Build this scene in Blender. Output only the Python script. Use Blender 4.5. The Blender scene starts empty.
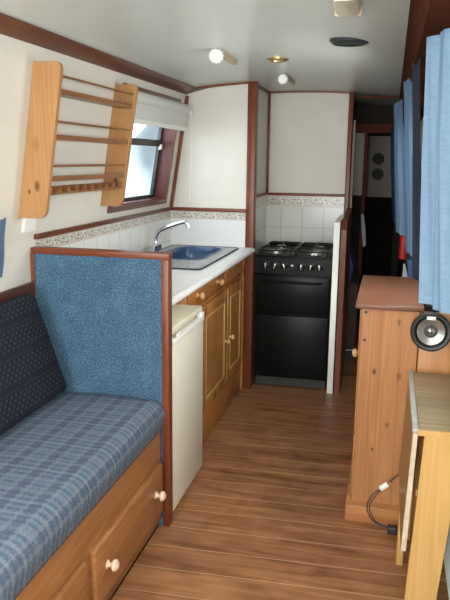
import bpy, bmesh, math, random
from mathutils import Vector, Matrix
random.seed(7)
SC = bpy.context.scene
COL = SC.collection
PI = math.pi

# ---------------------------------------------------------------- camera, world, lights, exposure
cam_d = bpy.data.cameras.new('camera')
cam = bpy.data.objects.new('camera', cam_d); COL.objects.link(cam)
cam_d.sensor_fit = 'VERTICAL'; cam_d.sensor_height = 24.0; cam_d.lens = 680/600*24.0
cam_d.clip_start = 0.02
R = Matrix(((0.9721629959984645, -0.058597728409834064, 0.2268599026635095),
            (0.2339998416396602, 0.19336513860043777, -0.9528137264369398),
            (0.011965923445502388, 0.9793754282190466, 0.20169429163180488)))
cam.matrix_world = Matrix.Translation((0, 0, 1.42)) @ R.to_4x4()
SC.camera = cam

w = bpy.data.worlds.new('world'); SC.world = w; w.use_nodes = True
wn = w.node_tree.nodes; wl = w.node_tree.links; wn.clear()
wo = wn.new('ShaderNodeOutputWorld'); wb = wn.new('ShaderNodeBackground')
wt = wn.new('ShaderNodeTexCoord'); wx = wn.new('ShaderNodeTexNoise'); wr = wn.new('ShaderNodeValToRGB')
wmap = wn.new('ShaderNodeMapping'); wmap.inputs['Scale'].default_value = (14, 14, 5)
wx.inputs['Scale'].default_value = 1.0; wx.inputs['Detail'].default_value = 4
wr.color_ramp.elements[0].position = .38; wr.color_ramp.elements[0].color = (.30, .38, .42, 1)
wr.color_ramp.elements[1].position = .56; wr.color_ramp.elements[1].color = (.80, .93, 1.0, 1)
wl.new(wt.outputs['Generated'], wmap.inputs[0]); wl.new(wmap.outputs[0], wx.inputs['Vector'])
wl.new(wx.outputs['Fac'], wr.inputs[0]); wl.new(wr.outputs[0], wb.inputs[0])
wb.inputs[1].default_value = 1.0; wl.new(wb.outputs[0], wo.inputs[0])

def area(name, loc, target, size, power, col, sy=None):
    d = bpy.data.lights.new(name, 'AREA'); d.energy = power; d.color = col; d.size = size
    if sy: d.shape = 'RECTANGLE'; d.size_y = sy
    o = bpy.data.objects.new(name, d); COL.objects.link(o); o.location = loc
    o.rotation_euler = (Vector(target)-Vector(loc)).to_track_quat('-Z', 'Y').to_euler(); return o
# daylight from the open front doors behind the photographer
area('daylight_front_doors', (-0.6, -1.5, 1.15), (-0.55, 3, .9), 1.0, 33, (.97, .985, 1.0), 1.3)
# daylight through the side window over the bench, beside the photographer
area('daylight_side_window', (-1.19, 0.75, 1.42), (0.1, 1.9, 1.1), .8, 8, (1.0, .98, .94), .45)
# added lamp for an unseen right-hand window, brightens the left wall
area('added_light_right_rear', (.10, -.55, 1.35), (-1.3, 1.6, 1.2), .7, 7.5, (1.0, .98, .94), .45)
# added lamps for the unseen right-hand windows, lighting fridge and cabinets
area('added_light_right_galley', (.135, 2.80, 1.38), (-1.0, 2.95, .8), .5, 6.5, (1.0, .99, .96), .42)
area('added_light_right_bench', (.120, 2.03, 1.38), (-1.0, 2.2, .8), .30, 1.6, (1.0, .99, .96), .42)
# daylight through the galley window
area('daylight_galley_window', (-1.45, 3.45, 1.5), (-.6, 3.6, .6), .8, 5, (.88, .95, 1.0), .5)
# the camera's flash
fd = bpy.data.lights.new('camera_flash', 'POINT'); fd.energy = 44; fd.color = (1.0, .97, .92); fd.shadow_soft_size = .02
fo = bpy.data.objects.new('camera_flash', fd); COL.objects.link(fo); fo.location = (-.045, -.01, 1.47)

SC.view_settings.view_transform = 'Standard'; SC.view_settings.look = 'None'
SC.view_settings.gamma = 1; SC.view_settings.exposure = 0.62
SC.view_settings.use_curve_mapping = False

# ---------------------------------------------------------------- materials
def new_mat(name):
    m = bpy.data.materials.new(name); m.use_nodes = True
    nt = m.node_tree; b = nt.nodes['Principled BSDF']
    return m, nt, b
def N(nt, t, **kw):
    n = nt.nodes.new(t)
    for k, v in kw.items():
        if k in n.inputs: n.inputs[k].default_value = v
        else: setattr(n, k, v)
    return n
def math_(nt, op, a, b=None):
    n = nt.nodes.new('ShaderNodeMath'); n.operation = op
    for i, v in enumerate((a, b)):
        if v is None: continue
        if isinstance(v, (int, float)): n.inputs[i].default_value = v
        else: nt.links.new(v, n.inputs[i])
    return n.outputs[0]
def mix(nt, fac, a, b, mode='MIX'):
    n = nt.nodes.new('ShaderNodeMix'); n.data_type = 'RGBA'; n.blend_type = mode
    for s, v in ((0, fac), (6, a), (7, b)):
        if isinstance(v, (int, float)): n.inputs[s].default_value = v
        elif isinstance(v, tuple): n.inputs[s].default_value = v if len(v) == 4 else v+(1,)
        else: nt.links.new(v, n.inputs[s])
    return n.outputs[2]
def ramp(nt, fac, stops):
    n = nt.nodes.new('ShaderNodeValToRGB'); e = n.color_ramp.elements
    while len(e) < len(stops): e.new(.5)
    for i, (p, c) in enumerate(stops):
        e[i].position = p; e[i].color = c if len(c) == 4 else c+(1,)
    nt.links.new(fac, n.inputs[0]); return n.outputs[0]
def coords(nt, scale=(1, 1, 1), rot=(0, 0, 0), loc=(0, 0, 0)):
    tc = nt.nodes.new('ShaderNodeTexCoord'); mp = nt.nodes.new('ShaderNodeMapping')
    mp.inputs['Scale'].default_value = scale; mp.inputs['Rotation'].default_value = rot; mp.inputs['Location'].default_value = loc
    nt.links.new(tc.outputs['Object'], mp.inputs[0]); return mp.outputs[0]
def xyz(nt):
    tc = nt.nodes.new('ShaderNodeTexCoord'); s = nt.nodes.new('ShaderNodeSeparateXYZ')
    nt.links.new(tc.outputs['Object'], s.inputs[0]); return s.outputs
def bump(nt, b, h, strength=.2, dist=.002):
    n = nt.nodes.new('ShaderNodeBump'); n.inputs['Strength'].default_value = strength; n.inputs['Distance'].default_value = dist
    nt.links.new(h, n.inputs['Height']); nt.links.new(n.outputs[0], b.inputs['Normal'])

def plain(name, col, rough=.5, metal=0, noise=.06, scale=8, spec=.5, coat=0):
    m, nt, b = new_mat(name)
    n = N(nt, 'ShaderNodeTexNoise', Scale=scale, Detail=4.0); nt.links.new(coords(nt), n.inputs['Vector'])
    c = mix(nt, n.outputs['Fac'], tuple(max(0, x*(1-noise)) for x in col), tuple(min(1, x*(1+noise)) for x in col))
    nt.links.new(c, b.inputs['Base Color'])
    b.inputs['Roughness'].default_value = rough; b.inputs['Metallic'].default_value = metal
    b.inputs['Specular IOR Level'].default_value = spec; b.inputs['Coat Weight'].default_value = coat
    return m
def wood(name, light, dark, axis=2, rough=.35, knots=True, fine=60, coat=.25, boards=None, off=(0, 0, 0), klist=(), kax=0, seams=()):
    m, nt, b = new_mat(name)
    sc = [7, 7, 7]; sc[axis] = .45
    v = coords(nt, tuple(sc), loc=off)
    n1 = N(nt, 'ShaderNodeTexNoise', Scale=1.3, Detail=3.0, Distortion=1.6); nt.links.new(v, n1.inputs['Vector'])
    rings = math_(nt, 'FRACT', math_(nt, 'MULTIPLY', n1.outputs['Fac'], 6))
    rings = math_(nt, 'ABSOLUTE', math_(nt, 'SUBTRACT', rings, .5))
    sc2 = [fine*2.5]*3; sc2[axis] = 4
    n2 = N(nt, 'ShaderNodeTexNoise', Scale=1.0, Detail=3.0); nt.links.new(coords(nt, tuple(sc2)), n2.inputs['Vector'])
    f = math_(nt, 'ADD', math_(nt, 'MULTIPLY', rings, .65), math_(nt, 'MULTIPLY', n2.outputs['Fac'], .75))
    c = ramp(nt, f, [(.15, dark), (.75, light)])
    if knots:
        sck = [5.0]*3; sck[axis] = 2.6
        vk = N(nt, 'ShaderNodeTexVoronoi', Scale=1.0); nt.links.new(coords(nt, tuple(sck), loc=off), vk.inputs['Vector'])
        kf = ramp(nt, vk.outputs['Distance'], [(.0, (1, 1, 1)), (.07, (.7, .7, .7)), (.13, (0, 0, 0))])
        c = mix(nt, kf, c, tuple(x*.38 for x in dark))
    for ku, kz, kr, asp in klist:      # individual knots, (across, up, radius, stretch)
        s = xyz(nt)
        du = math_(nt, 'DIVIDE', math_(nt, 'SUBTRACT', s[kax], ku), kr*asp); dz = math_(nt, 'DIVIDE', math_(nt, 'SUBTRACT', s[2], kz), kr)
        wob = math_(nt, 'MULTIPLY', n2.outputs['Fac'], .5)
        dd = math_(nt, 'ADD', math_(nt, 'SQRT', math_(nt, 'ADD', math_(nt, 'MULTIPLY', du, du), math_(nt, 'MULTIPLY', dz, dz))), wob)
        kf = ramp(nt, dd, [(.45, (1, 1, 1)), (.95, (.35, .35, .35)), (1.0, (0, 0, 0))])
        c = mix(nt, kf, c, tuple(x*.30 for x in dark))
    for su in seams:
        s = xyz(nt); q = math_(nt, 'ABSOLUTE', math_(nt, 'SUBTRACT', s[kax], su))
        c = mix(nt, math_(nt, 'MULTIPLY', math_(nt, 'LESS_THAN', q, .0012), .55), c, tuple(x*.5 for x in dark))
        c = mix(nt, math_(nt, 'MULTIPLY', math_(nt, 'GREATER_THAN', s[kax], su), .25), c, tuple(x*1.15 for x in light))
    if boards:
        ax, wd = boards; s = xyz(nt)
        fr = math_(nt, 'FRACT', math_(nt, 'DIVIDE', s[ax], wd))
        c = mix(nt, math_(nt, 'LESS_THAN', fr, .03), c, tuple(x*.5 for x in dark))
    nt.links.new(c, b.inputs['Base Color'])
    b.inputs['Roughness'].default_value = rough; b.inputs['Coat Weight'].default_value = coat*.3; b.inputs['Coat Roughness'].default_value = .25; b.inputs['Specular IOR Level'].default_value = .28
    bump(nt, b, n2.outputs['Fac'], .12, .001)
    return m

M = {}
M['pine'] = wood('pine', (.42, .20, .085), (.29, .125, .047), 2, off=(.3, 1.1, .2), klist=[(-.04, .621, .020, .7), (.055, .61, .024, .6), (.042, .823, .020, .5), (.021, .407, .015, .8), (-.03, .30, .011, .8)], kax=0, seams=(-.02, .055))
M['pine_y'] = wood('pine_lengthwise', (.37, .175, .07), (.23, .09, .03), 1)
M['pine_x'] = wood('pine_crosswise', (.46, .215, .085), (.32, .13, .045), 0)
M['pine_top'] = wood('pine_cupboard_top', (.19, .085, .046), (.12, .048, .024), 0, boards=None)
M['pine_rack'] = wood('pine_rack', (.42, .225, .092), (.34, .165, .058), 2, off=(2, .3, 1.55), klist=[(.024, .10, .030, .5), (-.006, .08, .014, .6)], kax=0)
M['pine_rod'] = wood('shaded_pine_rod', (.26, .12, .045), (.15, .062, .022), 1, knots=False)  # rack pine darkened: shade on rods and shelves put into the colour
M['pine_pale'] = wood('pale_birch', (.56, .35, .13), (.47, .27, .085), 2, knots=False, rough=.4)
M['pine_cab'] = wood('honey_pine', (.46, .22, .065), (.29, .115, .028), 2, rough=.25)
M['pine_cab_y'] = wood('honey_pine_rail', (.42, .19, .055), (.27, .10, .025), 1, rough=.25, knots=False)
M['mahogany'] = wood('mahogany_upright', (.19, .052, .020), (.10, .024, .010), 2, knots=False)
M['mahogany_y'] = wood('mahogany_lengthwise', (.13, .040, .020), (.06, .018, .010), 1, knots=False, rough=.3)
M['mahogany_x'] = wood('mahogany_crosswise', (.20, .056, .022), (.10, .025, .011), 0, knots=False)
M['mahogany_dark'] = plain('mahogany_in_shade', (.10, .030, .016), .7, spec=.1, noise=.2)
M['reveal'] = wood('maroon_reveal', (.13, .030, .028), (.08, .018, .017), 2, knots=False)
M['wall'] = plain('cream_wall_lining', (.66, .64, .57), .45, noise=.09, scale=5)
M['ceil'] = plain('ceiling_panel', (.56, .62, .585), .34, noise=.04, scale=2, coat=.15)
M['dark_panel'] = plain('dark_panel', (.022, .015, .012), .7, spec=.15)
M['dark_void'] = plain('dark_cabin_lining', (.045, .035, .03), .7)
M['beige_panel'] = plain('beige_panel', (.60, .54, .44), .5)
M['white_enamel'] = plain('cream_enamel', (.72, .71, .60), .35, noise=.03)
M['fridge_top'] = plain('fridge_top', (.70, .68, .52), .4, noise=.05)
M['white'] = plain('white_plastic', (.80, .80, .76), .35, noise=.02)
M['black'] = plain('black_enamel', (.006, .007, .0065), .32, noise=.2, spec=.12)
M['black_matt'] = plain('black_iron', (.010, .010, .010), .35, noise=.2, spec=.3)
M['dark_grey'] = plain('dark_grey', (.03, .032, .03), .5, noise=.2)
M['black_frame'] = plain('black_window_frame', (.018, .020, .020), .45)
M['chrome'] = plain('chrome', (.72, .72, .72), .15, 1.0, noise=.05)
M['steel'] = plain('brushed_steel', (.5, .5, .5), .35, 1.0, noise=.15, scale=60)
M['brass'] = plain('brass', (.62, .44, .16), .28, 1.0)
M['knob_wood'] = plain('turned_pine_knob', (.66, .42, .20), .3)
M['knob_pale'] = plain('pale_turned_knob', (.74, .58, .42), .3)
M['sink_blue'] = plain('blue_sink', (.075, .17, .37), .25, noise=.05, coat=.4)
M['rubber'] = plain('black_rubber', (.02, .02, .02), .5)
M['red'] = plain('red_paint', (.50, .02, .02), .35)
M['purple'] = plain('purple_cloth', (.06, .05, .17), .9)
M['white_cloth'] = plain('white_cloth', (.45, .50, .56), .9)
M['brown_leather'] = plain('brown_cloth', (.06, .035, .025), .8)
M['navy'] = plain('navy_cloth', (.022, .03, .06), .9)
M['bag_blue'] = plain('blue_bag', (.05, .13, .32), .7)
M['lamp_body'] = plain('tan_lamp_body', (.42, .34, .22), .4)
M['lamp_glass'] = plain('cream_diffuser', (.62, .58, .46), .35, noise=.05)
M['vent_black'] = plain('dark_green_vent', (.018, .030, .028), .4)
M['radiator'] = plain('pale_blue_radiator', (.50, .62, .62), .4)
M['cream_blind'] = plain('cream_blind', (.62, .63, .59), .7, noise=.04)
M['sealant'] = plain('white_sealant', (.7, .7, .7), .4, noise=.02)

# glass
m, nt, b = new_mat('window_glass'); b.inputs['Transmission Weight'].default_value = 1; b.inputs['Roughness'].default_value = .03
b.inputs['IOR'].default_value = 1.05; b.inputs['Base Color'].default_value = (.92, .97, 1, 1); M['glass'] = m

m, nt, b = new_mat('added_glow_pane'); b.inputs['Emission Color'].default_value = (.85, .93, 1, 1); b.inputs['Emission Strength'].default_value = 1.0; M['glow_pane'] = m  # plain glowing pane for the added right-hand windows

# floor: boards laid across the boat
m, nt, b = new_mat('laminate_floor')
v = coords(nt, (1, 1, 1), (0, 0, math.radians(-2.3)), (.35, .005, 0))
br = N(nt, 'ShaderNodeTexBrick', Scale=1.0, offset=.37, offset_frequency=2)
br.inputs['Brick Width'].default_value = 1.15; br.inputs['Row Height'].default_value = .1395
br.inputs['Mortar Size'].default_value = .0004; br.inputs['Mortar Smooth'].default_value = .1
br.inputs['Color1'].default_value = (.0, .0, .0, 1); br.inputs['Color2'].default_value = (1, 1, 1, 1); br.inputs['Mortar'].default_value = (.5, .5, .5, 1)
nt.links.new(v, br.inputs['Vector'])
g1 = N(nt, 'ShaderNodeTexNoise', Scale=1.0, Detail=5.0, Distortion=1.0); nt.links.new(coords(nt, (2.2, 26, 1)), g1.inputs['Vector'])
g2 = N(nt, 'ShaderNodeTexNoise', Scale=1.0, Detail=3.0, Distortion=.6); nt.links.new(coords(nt, (7, 10, 1), loc=(3, 1, 0)), g2.inputs['Vector'])
f = math_(nt, 'ADD', math_(nt, 'MULTIPLY', g1.outputs['Fac'], .62), math_(nt, 'MULTIPLY', g2.outputs['Fac'], .32))
f = math_(nt, 'ADD', f, math_(nt, 'MULTIPLY', br.outputs['Color'], .10))
c = ramp(nt, f, [(.32, (.15, .062, .026)), (.50, (.28, .128, .056)), (.68, (.40, .205, .095))])
sv = nt.nodes.new('ShaderNodeSeparateXYZ'); nt.links.new(v, sv.inputs[0])
fl = math_(nt, 'FRACT', math_(nt, 'ADD', math_(nt, 'DIVIDE', sv.outputs[1], .1395), 40.0))
fl = math_(nt, 'MAXIMUM', math_(nt, 'LESS_THAN', fl, .016), math_(nt, 'GREATER_THAN', fl, .992))
c = mix(nt, math_(nt, 'MULTIPLY', fl, .85), c, (.60, .40, .24))
c = mix(nt, math_(nt, 'MULTIPLY', br.outputs['Fac'], .5), c, (.10, .04, .02))
nt.links.new(c, b.inputs['Base Color']); b.inputs['Roughness'].default_value = .38
b.inputs['Coat Weight'].default_value = .03; b.inputs['Coat Roughness'].default_value = .2; b.inputs['Specular IOR Level'].default_value = .35
bump(nt, b, g1.outputs['Fac'], .08, .001); M['floor'] = m

# blue carpet
m, nt, b = new_mat('blue_carpet')
n = N(nt, 'ShaderNodeTexNoise', Scale=170.0, Detail=3.0); nt.links.new(coords(nt), n.inputs['Vector'])
n2 = N(nt, 'ShaderNodeTexNoise', Scale=14.0, Detail=3.0); nt.links.new(coords(nt), n2.inputs['Vector'])
f = math_(nt, 'ADD', math_(nt, 'MULTIPLY', n.outputs['Fac'], .85), math_(nt, 'MULTIPLY', n2.outputs['Fac'], .2))
c = ramp(nt, f, [(.34, (.025, .065, .12)), (.55, (.060, .125, .20)), (.76, (.15, .235, .30))])
nt.links.new(c, b.inputs['Base Color']); b.inputs['Roughness'].default_value = .95; b.inputs['Specular IOR Level'].default_value = .1
bump(nt, b, n.outputs['Fac'], .6, .004); M['carpet'] = m

# plaid seat cover
def band(nt, s, period, lo, hi, ph=0):
    fr = math_(nt, 'FRACT', math_(nt, 'ADD', math_(nt, 'DIVIDE', s, period), ph))
    return math_(nt, 'MULTIPLY', math_(nt, 'GREATER_THAN', fr, lo), math_(nt, 'LESS_THAN', fr, hi))
m, nt, b = new_mat('plaid_seat_cover')
s = xyz(nt); u = math_(nt, 'SUBTRACT', s[0], s[2]); vv = s[1]
c = mix(nt, .5, (.125, .170, .215), (.145, .185, .22))
c = mix(nt, math_(nt, 'MULTIPLY', band(nt, vv, .026, 0, .5), .8), c, (.035, .075, .135))
c = mix(nt, math_(nt, 'MULTIPLY', band(nt, u, .0155, 0, .40), .50), c, (.05, .09, .19))
c = mix(nt, math_(nt, 'MULTIPLY', band(nt, u, .093, 0, .28), .62), c, (.035, .05, .10))
c = mix(nt, math_(nt, 'MULTIPLY', band(nt, u, .0465, .70, .84), .55), c, (.25, .19, .25))
c = mix(nt, math_(nt, 'MULTIPLY', band(nt, vv, .060, .52, .72), .30), c, (.26, .32, .34))
nz = N(nt, 'ShaderNodeTexNoise', Scale=220.0, Detail=2.0); nt.links.new(coords(nt), nz.inputs['Vector'])
c = mix(nt, .35, c, ramp(nt, nz.outputs['Fac'], [(.3, (.05, .075, .12)), (.7, (.18, .225, .29))]))
nt.links.new(c, b.inputs['Base Color']); b.inputs['Roughness'].default_value = .9; b.inputs['Specular IOR Level'].default_value = .15
bump(nt, b, nz.outputs['Fac'], .3, .002); M['plaid'] = m

# dark woven back cushion
m, nt, b = new_mat('dark_woven_fabric')
s = xyz(nt)
a = math_(nt, 'FRACT', math_(nt, 'ADD', math_(nt, 'DIVIDE', s[1], .030), math_(nt, 'MULTIPLY', math_(nt, 'FLOOR', math_(nt, 'DIVIDE', s[2], .014)), .5)))
d1 = math_(nt, 'MULTIPLY', math_(nt, 'LESS_THAN', a, .45), math_(nt, 'LESS_THAN', math_(nt, 'FRACT', math_(nt, 'DIVIDE', s[2], .014)), .62))
rowm = band(nt, s[2], .098, .0, .72)
c = mix(nt, math_(nt, 'MULTIPLY', math_(nt, 'MULTIPLY', d1, rowm), .75), (.008, .010, .018), (.042, .050, .058))
c = mix(nt, math_(nt, 'MULTIPLY', band(nt, s[2], .098, .74, .80), .5), c, (.030, .032, .05))
nz = N(nt, 'ShaderNodeTexNoise', Scale=200.0, Detail=2.0); nt.links.new(coords(nt), nz.inputs['Vector'])
c = mix(nt, .25, c, ramp(nt, nz.outputs['Fac'], [(.3, (.004, .004, .01)), (.7, (.05, .055, .075))]))
nt.links.new(c, b.inputs['Base Color']); b.inputs['Roughness'].default_value = .9; b.inputs['Specular IOR Level'].default_value = .15
M['woven'] = m

# curtain cloth
def cloth(name, col):
    m, nt, b = new_mat(name)
    wv = N(nt, 'ShaderNodeTexNoise', Scale=1.0, Detail=3.0); nt.links.new(coords(nt, (60, 60, 240)), wv.inputs['Vector'])
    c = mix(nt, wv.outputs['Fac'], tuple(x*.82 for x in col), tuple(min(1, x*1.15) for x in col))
    nt.links.new(c, b.inputs['Base Color']); b.inputs['Roughness'].default_value = .85; b.inputs['Specular IOR Level'].default_value = .2
    bump(nt, b, wv.outputs['Fac'], .25, .001); return m
M['curtain'] = cloth('light_blue_cotton', (.24, .375, .53))
M['curtain2'] = cloth('mid_blue_cotton', (.15, .25, .38))
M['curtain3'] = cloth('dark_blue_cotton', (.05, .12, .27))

# tiles: white glazed with grey grout, in the plane (ax, z)
def tiles(name, ax, u0, wdt, z0, hgt, base=(.70, .72, .68)):
    m, nt, b = new_mat(name); s = xyz(nt)
    fu = math_(nt, 'FRACT', math_(nt, 'ADD', math_(nt, 'DIVIDE', math_(nt, 'SUBTRACT', s[ax], u0), wdt), 20.0))
    fz = math_(nt, 'FRACT', math_(nt, 'ADD', math_(nt, 'DIVIDE', math_(nt, 'SUBTRACT', s[2], z0), hgt), 20.0))
    gu = math_(nt, 'LESS_THAN', fu, .026); gz = math_(nt, 'LESS_THAN', fz, .026)
    g = math_(nt, 'MAXIMUM', gu, gz)
    c = mix(nt, g, base, (.40, .41, .38))
    nt.links.new(c, b.inputs['Base Color']); b.inputs['Roughness'].default_value = .16
    bump(nt, b, math_(nt, 'SUBTRACT', 1, g), .4, .001); return m
def border(name, ax, u0, wdt, z0, z1, patt=.55):
    m, nt, b = new_mat(name); s = xyz(nt)
    fu = math_(nt, 'FRACT', math_(nt, 'ADD', math_(nt, 'DIVIDE', math_(nt, 'SUBTRACT', s[ax], u0), wdt), 20.0))
    g = math_(nt, 'LESS_THAN', fu, .03)
    tz = math_(nt, 'DIVIDE', math_(nt, 'SUBTRACT', s[2], z0), z1-z0)
    mid = math_(nt, 'MULTIPLY', math_(nt, 'GREATER_THAN', tz, .2), math_(nt, 'LESS_THAN', tz, .84))
    # sprigs: wave vine with leaves and blooms
    cv = N(nt, 'ShaderNodeCombineXYZ'); nt.links.new(fu, cv.inputs[0]); nt.links.new(tz, cv.inputs[1])
    vo = N(nt, 'ShaderNodeTexVoronoi', Scale=3.6); nt.links.new(cv.outputs[0], vo.inputs['Vector'])
    no = N(nt, 'ShaderNodeTexNoise', Scale=9.0, Detail=3.0); nt.links.new(cv.outputs[0], no.inputs['Vector'])
    blo = math_(nt, 'MULTIPLY', math_(nt, 'LESS_THAN', vo.outputs['Distance'], .34), mid)
    lea = math_(nt, 'MULTIPLY', math_(nt, 'GREATER_THAN', no.outputs['Fac'], .52), mid)
    c = mix(nt, .5, (.60, .56, .47), (.66, .62, .54))
    c = mix(nt, math_(nt, 'MULTIPLY', lea, patt), c, (.17, .19, .15))
    c = mix(nt, math_(nt, 'MULTIPLY', blo, patt), c, (.27, .19, .20))
    ln = math_(nt, 'MAXIMUM', math_(nt, 'MULTIPLY', math_(nt, 'GREATER_THAN', tz, .08), math_(nt, 'LESS_THAN', tz, .15)),
               math_(nt, 'MULTIPLY', math_(nt, 'GREATER_THAN', tz, .88), math_(nt, 'LESS_THAN', tz, .94)))
    c = mix(nt, math_(nt, 'MULTIPLY', ln, .6), c, (.33, .22, .20))
    c = mix(nt, g, c, (.75, .75, .72))
    nt.links.new(c, b.inputs['Base Color']); b.inputs['Roughness'].default_value = .2; return m

# worktop
m, nt, b = new_mat('speckled_worktop')
n = N(nt, 'ShaderNodeTexNoise', Scale=260.0, Detail=2.0); nt.links.new(coords(nt), n.inputs['Vector'])
c = ramp(nt, n.outputs['Fac'], [(.30, (.50, .50, .50)), (.46, (.78, .79, .77)), (.7, (.86, .87, .84))])
nt.links.new(c, b.inputs['Base Color']); b.inputs['Roughness'].default_value = .3; M['worktop'] = m
m, nt, b = new_mat('textured_sink_steel')
n = N(nt, 'ShaderNodeTexVoronoi', Scale=150.0); nt.links.new(coords(nt), n.inputs['Vector'])
c = ramp(nt, n.outputs['Distance'], [(.1, (.12, .13, .15)), (.6, (.46, .48, .50))])
nt.links.new(c, b.inputs['Base Color']); b.inputs['Metallic'].default_value = .45; b.inputs['Roughness'].default_value = .35
bump(nt, b, n.outputs['Distance'], .3, .001); M['sink_steel'] = m
# table top laminate: olive-brown with fine cross lines
m, nt, b = new_mat('olive_laminate')
n = N(nt, 'ShaderNodeTexNoise', Scale=1.0, Detail=4.0); nt.links.new(coords(nt, (4, 130, 4)), n.inputs['Vector'])
c = ramp(nt, n.outputs['Fac'], [(.3, (.17, .12, .05)), (.5, (.25, .185, .088)), (.7, (.33, .255, .135))])
nt.links.new(c, b.inputs['Base Color']); b.inputs['Roughness'].default_value = .5; M['laminate'] = m
m, nt, b = new_mat('brown_laminate')
n = N(nt, 'ShaderNodeTexNoise', Scale=1.0, Detail=4.0); nt.links.new(coords(nt, (90, 90, 4)), n.inputs['Vector'])
c = ramp(nt, n.outputs['Fac'], [(.3, (.20, .11, .04)), (.7, (.30, .17, .065))])
nt.links.new(c, b.inputs['Base Color']); b.inputs['Roughness'].default_value = .35; M['laminate_v'] = m

# ---------------------------------------------------------------- mesh helpers
def bx(bm, x0, x1, y0, y1, z0, z1, bev=0, seg=2):
    t = bmesh.new(); r = bmesh.ops.create_cube(t, size=1)
    for v in t.verts:
        v.co = Vector(((x0+x1)/2+v.co.x*(x1-x0), (y0+y1)/2+v.co.y*(y1-y0), (z0+z1)/2+v.co.z*(z1-z0)))
    if bev: bmesh.ops.bevel(t, geom=list(t.edges), offset=bev, segments=seg, affect='EDGES', profile=.5)
    merge(bm, t)
def merge(bm, t, mat=None):
    me = bpy.data.meshes.new('tmp'); t.to_mesh(me); t.free()
    if mat: me.transform(mat)
    bm.from_mesh(me); bpy.data.meshes.remove(me)
def box(*a, **k):
    bm = bmesh.new(); bx(bm, *a, **k); return bm
def frame_of(d):
    d = d.normalized(); a = Vector((0, 0, 1)) if abs(d.z) < .9 else Vector((1, 0, 0))
    u = d.cross(a).normalized(); return u, d.cross(u).normalized()
def tube(bm, pts, rad, seg=12, cap=True):
    pts = [Vector(p) for p in pts]; rings = []
    rr = rad if isinstance(rad, (list, tuple)) else [rad]*len(pts)
    u = None
    for i, p in enumerate(pts):
        d = (pts[min(i+1, len(pts)-1)]-pts[max(i-1, 0)]).normalized()
        if u is None: u, v = frame_of(d)
        else:
            u = (u-d*u.dot(d)).normalized(); v = d.cross(u)
        rings.append([bm.verts.new(p+(u*math.cos(2*PI*k/seg)+v*math.sin(2*PI*k/seg))*rr[i]) for k in range(seg)])
    for a, c in zip(rings, rings[1:]):
        for k in range(seg): bm.faces.new((a[k], a[(k+1) % seg], c[(k+1) % seg], c[k]))
    if cap: bm.faces.new(rings[0][::-1]); bm.faces.new(rings[-1])
    bmesh.ops.recalc_face_normals(bm, faces=bm.faces)
def smooth_path(pts, n=8):
    pts = [Vector(p) for p in pts]; out = []
    P = [pts[0]*2-pts[1]]+pts+[pts[-1]*2-pts[-2]]
    for i in range(1, len(P)-2):
        for k in range(n):
            t = k/n; a, b_, c, d = P[i-1], P[i], P[i+1], P[i+2]
            out.append(.5*((2*b_)+(c-a)*t+(2*a-5*b_+4*c-d)*t*t+(3*b_-a-3*c+d)*t**3))
    out.append(pts[-1]); return out
def lathe(bm, org, axis, prof, seg=24):
    """prof: list of (distance along the axis, radius)"""
    org = Vector(org); axis = Vector(axis).normalized(); u, v = frame_of(axis); rings = []
    for h, r in prof:
        r = max(r, .0003)
        rings.append([bm.verts.new(org+axis*h+(u*math.cos(2*PI*k/seg)+v*math.sin(2*PI*k/seg))*r) for k in range(seg)])
    for a, c in zip(rings, rings[1:]):
        for k in range(seg): bm.faces.new((a[k], a[(k+1) % seg], c[(k+1) % seg], c[k]))
    bm.faces.new(rings[0][::-1]); bm.faces.new(rings[-1])
    bmesh.ops.recalc_face_normals(bm, faces=bm.faces)
def prism(bm, poly, axis, a0, a1):
    """poly in the two remaining axes, extruded along axis from a0 to a1"""
    def mk(p, a):
        q = list(p); q.insert(axis, a); return bm.verts.new(q)
    A = [mk(p, a0) for p in poly]; B = [mk(p, a1) for p in poly]; n = len(poly)
    bm.faces.new(A); bm.faces.new(B[::-1])
    for i in range(n): bm.faces.new((A[i], B[i], B[(i+1) % n], A[(i+1) % n]))
    bmesh.ops.recalc_face_normals(bm, faces=bm.faces)
def rrect(x0, x1, y0, y1, r, n=6):
    out = []
    for cx, cy, a in ((x1-r, y1-r, 0), (x0+r, y1-r, 90), (x0+r, y0+r, 180), (x1-r, y0+r, 270)):
        for k in range(n+1):
            t = math.radians(a+90*k/n); out.append((cx+r*math.cos(t), cy+r*math.sin(t)))
    return out
def bridge(bm, A, B):
    n = len(A)
    for i in range(n): bm.faces.new((A[i], A[(i+1) % n], B[(i+1) % n], B[i]))
def obj(name, bm, mat, parent=None, smooth=True, angle=35):
    me = bpy.data.meshes.new(name)
    if parent is not None:
        L = Vector((0, 0, 0)); p = parent
        while p: L += p.location; p = p.parent
        bmesh.ops.translate(bm, verts=bm.verts, vec=-L)
    bm.to_mesh(me); bm.free(); me.materials.append(mat)
    if smooth:
        me.polygons.foreach_set('use_smooth', [True]*len(me.polygons)); me.set_sharp_from_angle(angle=math.radians(angle))
    o = bpy.data.objects.new(name, me); COL.objects.link(o)
    if parent is not None: o.parent = parent
    return o
def thing(name, label, cat, loc, group=None):
    o = bpy.data.objects.new(name, None); COL.objects.link(o); o.empty_display_size = .05
    o.location = loc; o['label'] = label; o['category'] = cat
    if group: o['group'] = group
    return o
def tag(o, label, cat, group=None):
    o['label'] = label; o['category'] = cat
    if group: o['group'] = group
    return o
def struct(name, bm, mat, parent=None, **k):
    o = obj(name, bm, mat, parent, **k)
    if parent is None: o['kind'] = 'structure'
    return o

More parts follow.
